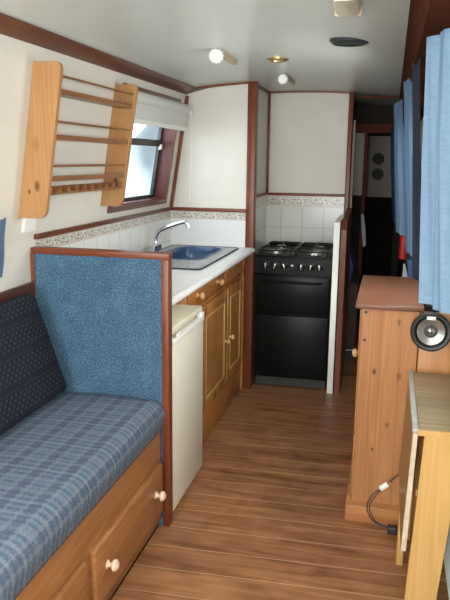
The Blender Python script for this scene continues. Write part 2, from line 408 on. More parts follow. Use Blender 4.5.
# ---------------------------------------------------------------- shell of the cabin
YF, YN = 4.04, -1.7          # galley bulkhead, open front end
def zc(x): return 1.872-.11*(x+.6)**2
def xl(z): return -1.21-(1.813-max(z, 1.12))*.157      # left lining
def xr(z): return .135+(1.85-max(z, 1.0))*.11           # right lining

struct('floor', box(-1.42, .45, YN, 8.2, -.05, 0), M['floor'])
bm = bmesh.new()
n = 24; lo = []; hi = []
for i in range(n+1):
    x = -1.40+i*(1.75)/n; lo.append((x, zc(x))); hi.append((x, zc(x)+.04))
prism(bm, lo+hi[::-1], 1, YN, 8.2)
struct('ceiling', bm, M['ceil'])

def slope_slab(bm, y0, y1, z0, z1, off=0, th=.05, fx=xl, sgn=-1):
    a = fx(z0)+off; c = fx(z1)+off
    prism(bm, [(a, z0), (c, z1), (c+sgn*th, z1), (a+sgn*th, z0)], 1, y0, y1)
WY0, WY1, WZ0, WZ1 = 3.07, 3.90, 1.185, 1.74
bm = bmesh.new()
bx(bm, -1.369, -1.319, YN, 4.70, 0, 1.12)
slope_slab(bm, YN, WY0, 1.12, 1.86)
slope_slab(bm, WY1, 4.70, 1.12, 1.86)
slope_slab(bm, WY0, WY1, 1.12, WZ0)
slope_slab(bm, WY0, WY1, WZ1, 1.86)
struct('wall_left', bm, M['wall'])

bm = bmesh.new()
slope_slab(bm, YN, 4.64, 1.0, 1.86, fx=xr, sgn=1)
bx(bm, .33, .38, YN, 4.64, 0, 1.0)
bx(bm, .225, .33, YN, 4.64, .97, 1.0)
struct('wall_right', bm, M['wall'])

# galley bulkhead at the end of the worktop, and the cooker alcove behind it
bm = bmesh.new(); prism(bm, [(-1.319, 0), (-.835, 0), (-.835, zc(-.835)), (-1.0, zc(-1.0)), (xl(1.80), 1.80), (-1.319, 1.12)], 1, YF, YF+.03)
struct('wall_galley_bulkhead', bm, M['wall'])
struct('wall_alcove_side', box(-.86, -.825, YF+.03, 4.66, 0, 1.885), M['wall'])
bm = bmesh.new(); prism(bm, [(-.86, 0), (-.262, 0), (-.262, zc(-.262)), (-.6, zc(-.6)), (-.86, zc(-.86))], 1, 4.65, 4.68)
struct('wall_alcove_back', bm, M['wall'])

# tiles
def zborder(y0, y1): pass
struct('wall_tiles_left', box(-1.319, -1.313, 2.37, YF, .895, 1.062), tiles('white_tiles_left', 1, 2.365, .14, .925, .1365))
struct('wall_border_left', box(-1.319, -1.311, 2.37, YF, 1.062, 1.112), border('floral_border_left', 1, 2.365, .14, 1.062, 1.112, .7))
struct('trim_1', box(-1.322, -1.300, 2.36, YF, 1.112, 1.133, bev=.003), M['mahogany_y'])
struct('wall_tiles_bulkhead', box(-1.319, -.84, YF-.006, YF, .895, 1.062), plain('plain_white_splashback', (.72, .74, .74), .2, noise=.01))
struct('wall_border_bulkhead', box(-1.319, -.84, YF-.008, YF, 1.062, 1.112), border('floral_border_bulkhead', 0, -1.31, .14, 1.062, 1.112, .6))
struct('trim_2', box(-1.311, -.835, YF-.020, YF, 1.112, 1.133, bev=.003), M['mahogany_x'])
struct('wall_tiles_alcove_side', box(-.826, -.820, YF+.03, 4.65, .7, 1.118), tiles('white_tiles_side', 1, 4.25, .145, .972, .145, (.60, .61, .57)))
struct('wall_border_alcove_side', box(-.826, -.818, YF+.03, 4.65, 1.118, 1.188), border('floral_border_side', 1, 4.25, .145, 1.118, 1.188, .45))
struct('wall_tiles_alcove_back', box(-.82, -.27, 4.644, 4.65, .7, 1.118), tiles('white_tiles_back', 0, -.72, .145, .972, .145, (.62, .63, .59)))
struct('wall_border_alcove_back', box(-.82, -.27, 4.642, 4.65, 1.118, 1.188), border('floral_border_back', 0, -.72, .145, 1.118, 1.188, .6))
struct('trim_3', box(-.82, -.27, 4.628, 4.65, 1.188, 1.206, bev=.003), M['mahogany_x'])
struct('trim_4', box(-.826, -.806, YF+.05, 4.628, 1.188, 1.206, bev=.003), M['mahogany_y'])

# timber trims
struct('trim_5', box(-.838, -.787, YF-.012, YF+.06, 0, zc(-.81)+.003, bev=.004), M['mahogany'])
struct('trim_6', box(-.292, -.262, 4.60, 4.69, 0, zc(-.26)+.003, bev=.004), M['mahogany'])
struct('trim_7', box(-.826, -.809, 4.632, 4.65, 1.206, zc(-.82), bev=.003), M['mahogany'])
bm = bmesh.new()   # left ceiling beam
prism(bm, [(-1.222, 1.793), (-1.191, 1.807), (-1.148, 1.832), (-1.152, 1.845), (-1.222, 1.845)], 1, YN, YF)
struct('trim_8', bm, M['mahogany_y'])
def arch(x0, x1, y0, y1, drop, n=12):
    bm = bmesh.new(); top = []; bot = []
    for i in range(n+1):
        x = x0+(x1-x0)*i/n; top.append((x, zc(x)+.002)); bot.append((x, zc(x)-drop))
    prism(bm, top+bot[::-1], 1, y0, y1); return bm
struct('trim_9', arch(-1.20, -.838, YF-.014, YF, .012), M['mahogany_x'])
struct('trim_10', arch(-.81, -.282, 4.632, 4.65, .012), M['mahogany_x'])
struct('trim_11', box(-.826, -.808, YF+.06, 4.632, zc(-.82)-.014, zc(-.82)+.002), M['mahogany_y'])
bm = bmesh.new(); xc = xl(1.5)   # corner trim following the sloping side
prism(bm, [(xl(1.133)-.002, 1.133), (xl(1.79)-.002, 1.79), (xl(1.79)+.018, 1.79), (xl(1.133)+.018, 1.133)], 1, YF-.02, YF)
struct('trim_12', bm, M['mahogany'])
bm = bmesh.new()   # dark board under the right edge of the ceiling
prism(bm, [(.018, 1.858), (.042, 1.66), (.150, 1.66), (.135, 1.858)], 1, .35, 4.64)
struct('trim_13', bm, plain('dark_stained_board', (.050, .020, .012), .9, spec=.0, noise=.3))
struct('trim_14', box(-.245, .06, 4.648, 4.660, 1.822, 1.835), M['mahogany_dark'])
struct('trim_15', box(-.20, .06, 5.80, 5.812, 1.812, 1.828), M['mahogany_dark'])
struct('trim_16', box(-1.319, -1.304, YN, 2.325, .902, .955, bev=.004), M['mahogany_y'])

# window
win = bpy.data.objects.new('window_1', None); COL.objects.link(win); win.location = (-1.30, 3.48, 1.18); win['kind'] = 'structure'
bm = bmesh.new()   # reveal lining (4 sides, set into the wall)
slope_slab(bm, WY0-.0, WY0+.012, WZ0, WZ1, 0, .085); slope_slab(bm, WY1-.012, WY1, WZ0, WZ1, 0, .085)
slope_slab(bm, WY0, WY1, WZ0, WZ0+.012, 0, .085); slope_slab(bm, WY0, WY1, WZ1-.012, WZ1, 0, .085)
obj('reveal', bm, M['reveal'], win)
bm = bmesh.new()   # moulding on the face
slope_slab(bm, WY0-.022, WY0+.006, WZ0-.022, WZ1+.02, .012, .014); slope_slab(bm, WY1-.012, WY1+.016, WZ0-.022, WZ1+.02, .012, .014)
slope_slab(bm, WY0, WY1, WZ0-.022, WZ0+.006, .014, .016); slope_slab(bm, WY0, WY1, WZ1-.004, WZ1+.02, .012, .014)
obj('moulding', bm, M['mahogany_y'], win)
bm = bmesh.new(); O = -.062
slope_slab(bm, WY0+.01, WY0+.04, WZ0+.01, WZ1-.01, O, .02); slope_slab(bm, WY1-.045, WY1-.012, WZ0+.01, WZ1-.01, O, .02)
slope_slab(bm, WY0+.01, WY1-.01, WZ0+.01, WZ0+.030, O, .02); slope_slab(bm, WY0+.01, WY1-.01, WZ1-.035, WZ1-.01, O, .02)
slope_slab(bm, WY0+.01, WY1-.01, 1.492, 1.527, O+.004, .024)
for k in range(5):   # rounded top corner
    a = .09*(1-math.sin(math.radians(18*k+9)))
    slope_slab(bm, WY1-.045-a, WY1-.04, WZ1-.035-.018*(k+1), WZ1-.035-.018*k, O, .02)
obj('frame', bm, M['black_frame'], win)
bm = bmesh.new(); slope_slab(bm, WY0+.03, WY1-.03, WZ0+.02, WZ1-.03, O-.008, .004); obj('pane', bm, M['glass'], win)
bm = bmesh.new(); slope_slab(bm, WY1-.052, WY1-.028, 1.475, 1.503, O+.014, .016); obj('latch', bm, M['white'], win)

# two added windows with glowing panes, unseen behind the right-hand curtains
for k, (a, c_) in enumerate(((2.50, 3.05), (1.88, 2.18))):
    wk = bpy.data.objects.new('window_%d' % (k+2), None); COL.objects.link(wk); wk.location = (.19, (a+c_)/2, 1.15); wk['kind'] = 'structure'
    bm = bmesh.new()
    slope_slab(bm, a-.03, c_+.03, 1.13, 1.16, -.012, .012, fx=xr, sgn=1); slope_slab(bm, a-.03, c_+.03, 1.60, 1.63, -.012, .012, fx=xr, sgn=1)
    slope_slab(bm, a-.03, a, 1.16, 1.60, -.012, .012, fx=xr, sgn=1); slope_slab(bm, c_, c_+.03, 1.16, 1.60, -.012, .012, fx=xr, sgn=1)
    obj('frame', bm, M['black_frame'], wk)
    bm = bmesh.new(); slope_slab(bm, a, c_, 1.16, 1.60, -.006, .004, fx=xr, sgn=1); obj('pane', bm, M['glow_pane'], wk)

# ---------------------------------------------------------------- roller blind
t = thing('roller_blind', 'cream roller blind half lowered over the galley window', 'blind', (xl(1.7)+.03, 3.5, 1.70))
bm = bmesh.new(); lathe(bm, (xl(1.71)+.035, 2.99, 1.708), (0, 1, 0), [(0, .028), (.99, .028)], 20); obj('roller', bm, M['cream_blind'], t)
bm = bmesh.new(); slope_slab(bm, 3.0, 3.97, 1.60, 1.705, .045, .003); obj('fabric', bm, M['cream_blind'], t)
bm = bmesh.new(); slope_slab(bm, 2.995, 3.975, 1.585, 1.606, .052, .014); obj('bottom_bar', bm, M['white'], t)
for yy in (2.975, 3.983):
    obj('bracket', box(xl(1.71)-.002, xl(1.71)+.062, yy-.006, yy+.006, 1.682, 1.735, bev=.002), M['white'], t)
bm = bmesh.new(); tube(bm, [(xl(1.7)+.055, 3.995, 1.70), (xl(1.7)+.057, 3.997, 1.4), (xl(1.7)+.05, 3.995, 1.18)], .002, 6); obj('pull_chain', bm, M['white'], t)

# ---------------------------------------------------------------- pine wall rack
t = thing('wall_rack', 'slatted pine wall rack with thin rods above the blue carpeted panel', 'rack', (-1.25, 2.6, 1.22))
def rack_side(y0, y1):
    zb, zt = 1.205, 1.745; dpt = .106; r = .028
    # outline in (distance from the wall, height)
    pts = [(0, zb), (dpt-r, zb)]
    for k in range(7):
        a = math.radians(-90+15*k); pts.append((dpt-r+r*math.cos(a), zb+r+r*math.sin(a)))
    for k in range(7):
        a = math.radians(15*k); pts.append((dpt-r+r*math.cos(a), zt-r+r*math.sin(a)))
    pts.append((0, zt))
    bm = bmesh.new(); prism(bm, [(xl(z)+.001+d, z) for d, z in pts], 1, y0, y1); return bm
obj('side_panel', rack_side(2.232, 2.252), M['pine_rack'], t)
obj('side_panel', rack_side(2.958, 2.978), M['pine_rack'], t)
for z in (1.700, 1.546, 1.392):
    bm = bmesh.new(); tube(bm, [(xl(z)+.092, 2.245, z), (xl(z)+.092, 2.965, z)], .0045, 10); obj('rod', bm, M['pine_rod'], t)
for z in (1.648, 1.493, 1.345):
    bm = bmesh.new(); slope_slab(bm, 2.25, 2.96, z-.009, z+.009, .097, .05); obj('shelf', bm, M['pine_rod'], t)
bm = bmesh.new(); slope_slab(bm, 2.25, 2.96, 1.287, 1.296, .097, .05)
for k in range(10):
    y = 2.262+k*.0725; slope_slab(bm, y, y+.024, 1.296, 1.316, .097, .05)
slope_slab(bm, 2.25, 2.96, 1.296, 1.316, .060, .012)
obj('notched_rail', bm, M['pine_rod'], t)

# ---------------------------------------------------------------- switch under the rack
bm = bmesh.new(); slope_slab(bm, 2.262, 2.345, 1.148, 1.202, .012, .012)
tag(obj('wall_switch', bm, M['white']), 'small white wall plate just under the near end of the pine rack', 'switch')

# ---------------------------------------------------------------- carpeted end panel of the bench
t = thing('bench_end_panel', 'blue carpeted upright panel with mahogany edging at the end of the bench', 'panel', (-1.05, 2.35, 0))
obj('carpet', box(-1.317, -.795, 2.333, 2.368, 0, 1.062), M['carpet'], t)
obj('top_edging', box(-1.318, -.766, 2.328, 2.374, 1.062, 1.086, bev=.003), M['mahogany_x'], t)
obj('front_edging', box(-.795, -.768, 2.328, 2.374, 0, 1.062, bev=.003), M['mahogany'], t)
obj('wall_edging', box(-1.322, -1.304, 2.325, 2.333, .90, 1.062, bev=.002), M['mahogany'], t)

# ---------------------------------------------------------------- bench with drawers
def knob(bm, p, ax, s=1.0):
    lathe(bm, p, ax, [(0, .014*s), (.004*s, .014*s), (.007*s, .008*s), (.014*s, .007*s), (.018*s, .014*s), (.024*s, .019*s), (.032*s, .018*s), (.038*s, .010*s), (.039*s, .001)], 20)
t = thing('storage_bench', 'varnished pine bench base with drawers under the plaid seat', 'bench', (-1.05, 1.2, 0))
bm = bmesh.new(); bx(bm, -1.316, -.822, -.3, 2.326, .03, .398)
obj('carcass', bm, M['pine_y'], t)
bm = bmesh.new(); bx(bm, -.822, -.80, -.3, 2.326, .03, .402, bev=.005); obj('fascia', bm, M['pine_y'], t)
obj('skirting', box(-.84, -.812, -.3, 2.326, 0, .03), M['dark_panel'], t)
def bench_drawer(y0, y1):
    bm = bmesh.new(); bx(bm, -.806, -.782, y0, y1, .085, .285, bev=.009, seg=3)
    d = obj('drawer', bm, M['pine_y'], t)
    for y in (y0+.085, y1-.085):
        bm = bmesh.new(); knob(bm, (-.784, y, .192), (1, 0, 0)); obj('knob', bm, M['knob_pale'], d)
bench_drawer(1.675, 2.30); bench_drawer(1.0, 1.625); bench_drawer(.325, .95)

def cushion(bm, x0, x1, y0, y1, z0, z1, r, seg=5):
    bx(bm, x0, x1, y0, y1, z0, z1, bev=r, seg=seg)
bm = bmesh.new(); nx, ny = 20, 60
prof = []      # seat cushion cross-section (x, z), soft front roll
x0, x1, z0, z1 = -1.25, -.782, .405, .528
prof += [(x0, z0), (x0, z1)]
for k in range(8): prof.append((x0+(x1-x0)*(k+1)/10., z1+.008*math.sin(PI*(k+1)/10)))
for k in range(9):
    a = math.radians(90-11.25*k*1.3); prof.append((x1-.055+.055*math.cos(a), z1-.055+.060*math.sin(a)))
prof.append((x1-.008, z0+.012)); prof.append((x1-.022, z0))
def loft(bm, prof_fn, ys, closed=True):
    rings = [[bm.verts.new((x, y, z)) for x, z in prof_fn(y)] for y in ys]
    n = len(rings[0])
    for a, c in zip(rings, rings[1:]):
        for i in range(n if closed else n-1): bm.faces.new((a[i], a[(i+1) % n], c[(i+1) % n], c[i]))
    if closed: bm.faces.new(rings[0]); bm.faces.new(rings[-1][::-1])
    bmesh.ops.recalc_face_normals(bm, faces=bm.faces)
def pf(y):
    e = max(0, (y-2.27)/.055)   # rounds down at the far end
    return [(x, z - (.012*e*e if z > .47 else 0)+.002*math.sin(y*9+x*7)*(1 if z > .47 else 0)) for x, z in prof]
loft(bm, pf, [-.28+i*(2.325+.28)/90 for i in range(91)])
tag(obj('seat_cushion', bm, M['plaid'], angle=60), 'long bench seat cushion in blue plaid cloth', 'cushion')
# dark back cushion leaning on the side
bm = bmesh.new(); bx(bm, -.028, .028, .9, 2.262, 0, .392, bev=.020, seg=4)
for v in bm.verts:
    f = (v.co.z/.405); v.co.y -= .0*f
    v.co.x += .004*math.sin(v.co.y*6)
mt = Matrix.Translation((-1.170, 0, .553)) @ Matrix.Rotation(math.radians(-15.5), 4, 'Y')
bmesh.ops.transform(bm, matrix=mt, verts=bm.verts)
for v in bm.verts: v.co.y -= (v.co.z-.535)*.10
tag(obj('back_cushion', bm, M['woven']), 'dark navy patterned back cushion leaning on the wall behind the plaid seat', 'cushion')

# ---------------------------------------------------------------- fridge
t = thing('fridge', 'small cream fridge between the blue carpeted panel and pine kitchen units', 'fridge', (-1.04, 2.6, 0))
obj('body', box(-1.29, -.802, 2.385, 2.832, .02, .762), M['white_enamel'], t)
obj('worktop_lid', box(-1.295, -.778, 2.380, 2.836, .762, .788, bev=.005), M['fridge_top'], t)
d = obj('door', box(-.802, -.772, 2.383, 2.834, .03, .745, bev=.006), M['white_enamel'], t)
obj('handle_strip', box(-.777, -.768, 2.385, 2.832, .722, .742, bev=.003), M['white'], d)
obj('badge', box(-.772, -.7665, 2.43, 2.50, .745, .760, bev=.001), M['white'], t)
obj('hinge_cover', box(-.79, -.7655, 2.785, 2.825, .742, .764, bev=.003), M['white'], t)

# ---------------------------------------------------------------- kitchen base unit
t = thing('kitchen_cabinet', 'honey pine kitchen cabinet with drawers and panelled doors beneath the worktop', 'cabinet', (-1.05, 3.4, 0))
FX = -.872
bm = bmesh.new(); bx(bm, -1.29, FX-.018, 2.86, 4.026, .165, .185); bx(bm, -1.29, -1.27, 2.86, 4.026, .185, .865)
bx(bm, -1.27, FX-.018, 4.008, 4.026, .185, .865); bx(bm, FX-.018, FX, 2.86, 4.014, .165, .865)
obj('carcass', bm, M['pine_cab_y'], t)
obj('end_board', box(-1.29, FX+.016, 2.842, 2.86, 0, .866, bev=.002), M['pine_x'], t)
obj('filler', box(FX, -.838, 4.014, 4.039, 0, .866), M['pine_cab'], t)
for a, c in ((2.86, 3.10), (3.598, 3.634), (4.00, 4.014)):
    obj('stile', box(FX, FX+.016, a, c, .165, .725, bev=.002), M['pine_cab'], t)
obj('drawer_rail', box(FX, FX+.020, 2.86, 4.014, .722, .740, bev=.002), M['pine_cab_y'], t)
obj('plinth', box(FX-.016, FX+.022, 2.86, 4.014, 0, .165, bev=.002), M['pine_cab_y'], t)
def cab_door(y0, y1, ky, f=.060):
    z0, z1 = .172, .718; x0, x1 = FX+.008, FX+.026
    bm = bmesh.new()
    bx(bm, x0, x1, y0, y0+f, z0, z1, bev=.003); bx(bm, x0, x1, y1-f, y1, z0, z1, bev=.003)
    bx(bm, x0, x1, y0+f, y1-f, z1-.062, z1, bev=.003); bx(bm, x0, x1, y0+f, y1-f, z0, z0+.06, bev=.003)
    d = obj('door', bm, M['pine_cab'], t)
    bm = bmesh.new()     # raised panel with chamfered border
    a0, a1, b0, b1 = y0+f, y1-f, z0+.06, z1-.062; e = .018
    o_ = [bm.verts.new((x1-.012, y, z)) for y, z in ((a0, b0), (a1, b0), (a1, b1), (a0, b1))]
    i_ = [bm.verts.new((x1-.001, y, z)) for y, z in ((a0+e, b0+e), (a1-e, b0+e), (a1-e, b1-e), (a0+e, b1-e))]
    bridge(bm, o_, i_); bm.faces.new(i_)
    k_ = [bm.verts.new((x0, y, z)) for y, z in ((a0, b0), (a1, b0), (a1, b1), (a0, b1))]; bridge(bm, o_, k_); bm.faces.new(k_)
    bmesh.ops.recalc_face_normals(bm, faces=bm.faces)
    obj('panel', bm, M['pine_cab'], d, smooth=False)
    bm = bmesh.new(); e = .004
    for q in ((a0, a1, b0-e, b0+e), (a0, a1, b1-e, b1+e)): bx(bm, x1-.006, x1+.003, q[0], q[1], q[2], q[3], bev=.0015)
    for q in ((a0-e, a0+e), (a1-e, a1+e)): bx(bm, x1-.006, x1+.003, q[0], q[1], b0, b1, bev=.0015)
    obj('beading', bm, M['pine_pale'], d)
    bm = bmesh.new(); knob(bm, (x1, ky, .43), (1, 0, 0), .8); obj('knob', bm, M['knob_wood'], d)
    for z in (.25, .63):
        yy = y0-.003 if ky > (y0+y1)/2 else y1+.003
        bm = bmesh.new(); tube(bm, [(x1, yy, z-.025), (x1, yy, z+.025)], .005, 8); obj('hinge', bm, M['brass'], d)
cab_door(3.10, 3.606, 3.565); cab_door(3.628, 4.004, 3.67)
def cab_drawer(y0, y1, ks):
    bm = bmesh.new(); bx(bm, FX+.006, FX+.024, y0, y1, .745, .858, bev=.005, seg=3)
    d = obj('drawer', bm, M['pine_cab_y'], t)
    for y in ks:
        bm = bmesh.new(); knob(bm, (FX+.024, y, .797), (1, 0, 0), .9); obj('knob', bm, M['knob_wood'], d)
cab_drawer(2.868, 3.545, (3.0, 3.385)); cab_drawer(3.56, 4.01, ())

# ---------------------------------------------------------------- worktop with sink cut-out
bm = bmesh.new(); X0, X1, Y0, Y1 = -1.312, -.796, 2.376, 4.028; zt, zb = .900, .868
hx0, hx1, hy0, hy1 = -1.245, -.925, 3.36, 3.94
def rect_pts(x0, x1, y0, y1, like):
    cx, cy = (x0+x1)/2, (y0+y1)/2; out = []
    for k, (px, py) in enumerate(like):
        q = k//7; j = k % 7; c = ((x1, y1), (x0, y1), (x0, y0), (x1, y0))[q]
        out.append(c if j == 3 else ((c[0], py) if (j < 3) == (q in (0, 2)) else (px, c[1])))
    return out
inner = rrect(hx0, hx1, hy0, hy1, .07); outer = rect_pts(X0, X1, Y0, Y1, inner)
A = [bm.verts.new((x, y, zt)) for x, y in outer]; B = [bm.verts.new((x, y, zt)) for x, y in inner]
C = [bm.verts.new((x, y, zb)) for x, y in outer]; D = [bm.verts.new((x, y, zb)) for x, y in inner]
bridge(bm, A, B); bridge(bm, C, D); bridge(bm, A, C); bridge(bm, B, D)
bmesh.ops.recalc_face_normals(bm, faces=bm.faces)
pts = [(-.798, zt)]
for k in range(9):
    a = math.radians(90-22.5*k); pts.append((-.792+.016*math.cos(a)*1.0, (zt+zb)/2+.016*math.sin(a)))
pts.append((-.798, zb)); prism(bm, pts, 1, Y0, Y1)
tag(obj('worktop', bm, M['worktop']), 'white speckled kitchen worktop running to the galley bulkhead', 'worktop')

# sink
t = thing('sink', 'blue sink bowl in a grey textured drainer set in the worktop', 'sink', (-1.08, 3.5, .9005))
bm = bmesh.new(); so = rrect(-1.275, -.862, 3.10, 3.965, .03); si = rrect(-1.205, -.945, 3.39, 3.91, .085)
zt2 = .9055
A = [bm.verts.new((x, y, zt2)) for x, y in so]; B = [bm.verts.new((x, y, zt2)) for x, y in si]
C = [bm.verts.new((x, y, .9005)) for x, y in so]; D = [bm.verts.new((x, y, .9005)) for x, y in si]
bridge(bm, A, B); bridge(bm, C, D); bridge(bm, A, C); bridge(bm, B, D)
bmesh.ops.recalc_face_normals(bm, faces=bm.faces)
dr = obj('drainer', bm, M['sink_steel'], t)
bm = bmesh.new()
for k in range(7): bx(bm, -1.19, -.93, 3.15+k*.033, 3.158+k*.033, .9055, .9085, bev=.001)
obj('ridges', bm, M['sink_steel'], dr)
bm = bmesh.new()
tube(bm, [(x, y, .9045) for x, y in so]+[(so[0][0], so[0][1], .9045)], .0045, 6, cap=False); obj('edge_seal', bm, M['dark_grey'], t)
bm = bmesh.new(); loops = []
for dx, z, r in ((-.012, .9085, .095), (0, .910, .085), (.006, .903, .08), (.012, .85, .075), (.022, .775, .07), (.05, .762, .06)):
    loops.append([bm.verts.new((x, y, z)) for x, y in rrect(-1.205+dx, -.945-dx, 3.39+dx, 3.91-dx, r)])
for a, c_ in zip(loops, loops[1:]): bridge(bm, a, c_)
bm.faces.new(loops[-1])
bmesh.ops.solidify(bm, geom=bm.faces[:], thickness=.003)
obj('bowl', bm, M['sink_blue'], t)
bm = bmesh.new(); lathe(bm, (-1.08, 3.65, .763), (0, 0, 1), [(0, .03), (.003, .03), (.004, .02)]); obj('plug_hole', bm, M['chrome'], t)

# tap
t = thing('tap', 'chrome mixer tap with a long arched spout behind the blue sink', 'tap', (-1.245, 3.56, .9056))
bm = bmesh.new(); lathe(bm, (-1.245, 3.56, .9056), (0, 0, 1), [(0, .026), (.008, .025), (.014, .017), (.05, .016), (.055, .012), (.07, .011)]); obj('base', bm, M['chrome'], t)
bm = bmesh.new(); tube(bm, smooth_path([(-1.245, 3.56, .96), (-1.245, 3.56, .995), (-1.225, 3.56, 1.032), (-1.17, 3.56, 1.058), (-1.10, 3.56, 1.082), (-1.072, 3.56, 1.086), (-1.062, 3.56, 1.070)]), .0095, 12); obj('spout', bm, M['chrome'], t)
bm = bmesh.new(); lathe(bm, (-1.061, 3.56, 1.078), (.2, 0, -1), [(0, .012), (.02, .012)]); obj('nozzle', bm, M['chrome'], t)
for s_ in (-1, 1):
    bm = bmesh.new(); tube(bm, [(-1.245, 3.56, .925), (-1.24, 3.56+s_*.04, .935)], .008, 10)
    lathe(bm, (-1.24, 3.56+s_*.04, .925), (0, 0, 1), [(0, .013), (.028, .015), (.034, .010)]); obj('lever', bm, M['chrome'], t)

# ---------------------------------------------------------------- cooker
t = thing('cooker', 'black gas cooker standing in the tiled alcove', 'cooker', (-.553, 4.35, 0))
CX0, CX1 = -.783, -.322
obj('body', box(CX0, CX1, 4.115, 4.60, .07, .835, bev=.004), M['black'], t)
obj('plinth', box(CX0+.01, CX1-.008, 4.125, 4.55, .012, .07), M['dark_grey'], t)
for x in (CX0+.04, CX1-.04):
    for y in (4.15, 4.55):
        bm = bmesh.new(); lathe(bm, (x, y, 0), (0, 0, 1), [(0, .014), (.012, .014), (.013, .008), (.02, .008)]); obj('foot', bm, M['dark_grey'], t)
bm = bmesh.new(); prism(bm, [(4.088, .738), (4.098, .732), (4.125, .732), (4.125, .842), (4.105, .845), (4.092, .838)], 0, CX0-.004, CX1+.004)
pn = obj('control_panel', bm, M['black'], t)
for i, x in enumerate((-.718, -.660, -.603, -.499, -.441, -.389)):
    bm = bmesh.new(); lathe(bm, (x, 4.09, .790), (0, -1, 0), [(0, .024), (.004, .024), (.006, .018), (.022, .016), (.024, .012)])
    k = obj('knob', bm, M['black_matt'], pn)
    a = (0, .3, -.3, 0, .2, -.2)[i]
    bm = bmesh.new(); bx(bm, -.003, .003, -.004, .004, -.017, .017, bev=.001)
    bmesh.ops.transform(bm, matrix=Matrix.Translation((x, 4.064, .790)) @ Matrix.Rotation(a, 4, 'Y'), verts=bm.verts)
    obj('grip', bm, M['steel'], k)
bm = bmesh.new(); lathe(bm, (-.556, 4.09, .792), (0, -1, 0), [(0, .009), (.006, .009), (.008, .006)]); obj('ignition_button', bm, M['steel'], pn)
d = obj('grill_door', box(CX0+.004, CX1-.004, 4.092, 4.114, .488, .724, bev=.004), M['black'], t)
bm = bmesh.new(); tube(bm, smooth_path([(-.735, 4.092, .690), (-.725, 4.070, .691), (-.69, 4.062, .692), (-.42, 4.062, .692), (-.385, 4.070, .691), (-.375, 4.092, .690)], 5), .008, 10); obj('handle', bm, M['black'], d)
d = obj('oven_door', box(CX0+.004, CX1-.004, 4.092, 4.114, .074, .476, bev=.004), M['black'], t)
bm = bmesh.new(); tube(bm, smooth_path([(-.350, 4.092, .285), (-.350, 4.074, .292), (-.350, 4.070, .32), (-.350, 4.070, .40), (-.350, 4.074, .425), (-.350, 4.092, .432)], 5), .0065, 10); obj('handle', bm, M['black_matt'], d)
bm = bmesh.new(); bx(bm, CX0-.004, CX1+.004, 4.09, 4.62, .838, .850, bev=.004); hb = obj('hob_plate', bm, M['black'], t)
bm = bmesh.new(); bx(bm, CX0, CX1, 4.60, 4.62, .85, .870, bev=.003); obj('rear_lip', bm, M['black'], t)
for bxx in (-.68, -.43):
    for byy, r in ((4.22, .038), (4.47, .030)):
        bm = bmesh.new(); lathe(bm, (bxx, byy, .85), (0, 0, 1), [(0, r+.006), (.006, r+.004), (.007, r-.004), (.014, r-.006), (.015, r), (.019, r), (.021, r-.01)])
        obj('burner', bm, M['steel'], t)
for x0, x1 in ((CX0+.015, -.560), (-.548, CX1-.015)):
    bm = bmesh.new(); zg = .884; rg = .0045
    per = rrect(x0, x1, 4.11, 4.585, .03, 4); tube(bm, [(x, y, zg-.006) for x, y in per]+[(per[0][0], per[0][1], zg-.006)], rg, 8, cap=False)
    cx = (x0+x1)/2
    for cy in (4.22, 4.47):
        for a in range(4):
            th = a*PI/2
            ex, ey = cx+math.cos(th)*(x1-x0)/2, cy+math.sin(th)*.12
            tube(bm, [(ex, max(4.11, min(4.585, ey)), zg-.006), (cx+math.cos(th)*.075, cy+math.sin(th)*.075, zg+.004), (cx+math.cos(th)*.022, cy+math.sin(th)*.022, zg+.004)], rg, 8)
    tube(bm, [(x0, 4.345, zg-.006), (x1, 4.345, zg-.006)], rg, 8)
    for x in (x0+.01, x1-.01):
        for y in (4.118, 4.577): tube(bm, [(x, y, .849), (x, y, zg)], rg, 8)
    obj('pan_support', bm, M['black_matt'], t)

# side panels right of the cooker
bm = bmesh.new(); prism(bm, [(4.085, 0), (4.085, 1.04), (4.10, 1.062), (4.13, 1.07), (4.60, 1.07), (4.60, 0)], 0, -.312, -.277)
tag(obj('white_side_panel', bm, M['white']), 'narrow white upright panel beside the right side of the black cooker', 'panel')
bm = bmesh.new(); prism(bm, [(4.10, 0), (4.10, 1.02), (4.16, 1.075), (4.59, 1.12), (4.59, 0)], 0, -.270, -.238)
tag(obj('mahogany_side_panel', bm, M['mahogany']), 'reddish mahogany upright board just right of the white cooker panel', 'panel')

# ---------------------------------------------------------------- pine cupboard on the right
t = thing('pine_cupboard', 'knotty pine floor cupboard on the right side of the aisle, carrying a round speaker', 'cupboard', (.02, 2.93, 0))
bm = bmesh.new(); bx(bm, -.078, .135, 2.60, 3.24, .07, .872); obj('body', bm, M['pine'], t)
bm = bmesh.new(); bx(bm, -.103, .150, 2.575, 3.262, .872, .892, bev=.005, seg=3); obj('top', bm, M['pine_top'], t)
bm = bmesh.new(); bx(bm, -.102, .132, 2.555, 3.24, 0, .072, bev=.006); obj('plinth', bm, M['pine_x'], t)
for y0, y1 in ((2.62, 3.225),):
    d = obj('door', box(-.086, -.078, y0, y1, .36, .86, bev=.004), M['pine'], t)
    bm = bmesh.new(); knob(bm, (-.086, 3.12, .545), (-1, 0, 0), 1.1); obj('knob', bm, M['knob_wood'], d)
    d = obj('drawer', box(-.086, -.078, y0, y1, .08, .35, bev=.004), M['pine'], t)
for z in (.855, .745):
    bm = bmesh.new(); lathe(bm, (-.063, 2.60, z), (0, -1, 0), [(0, .006), (.003, .005)]); obj('screw_hole', bm, M['rubber'], t)
obj('corner_strip', box(.108, .122, 2.592, 2.60, .07, .60, bev=.003), M['pine'], t)
bm = bmesh.new(); bx(bm, .139, .328, 2.585, 2.612, 0, .870, bev=.003)
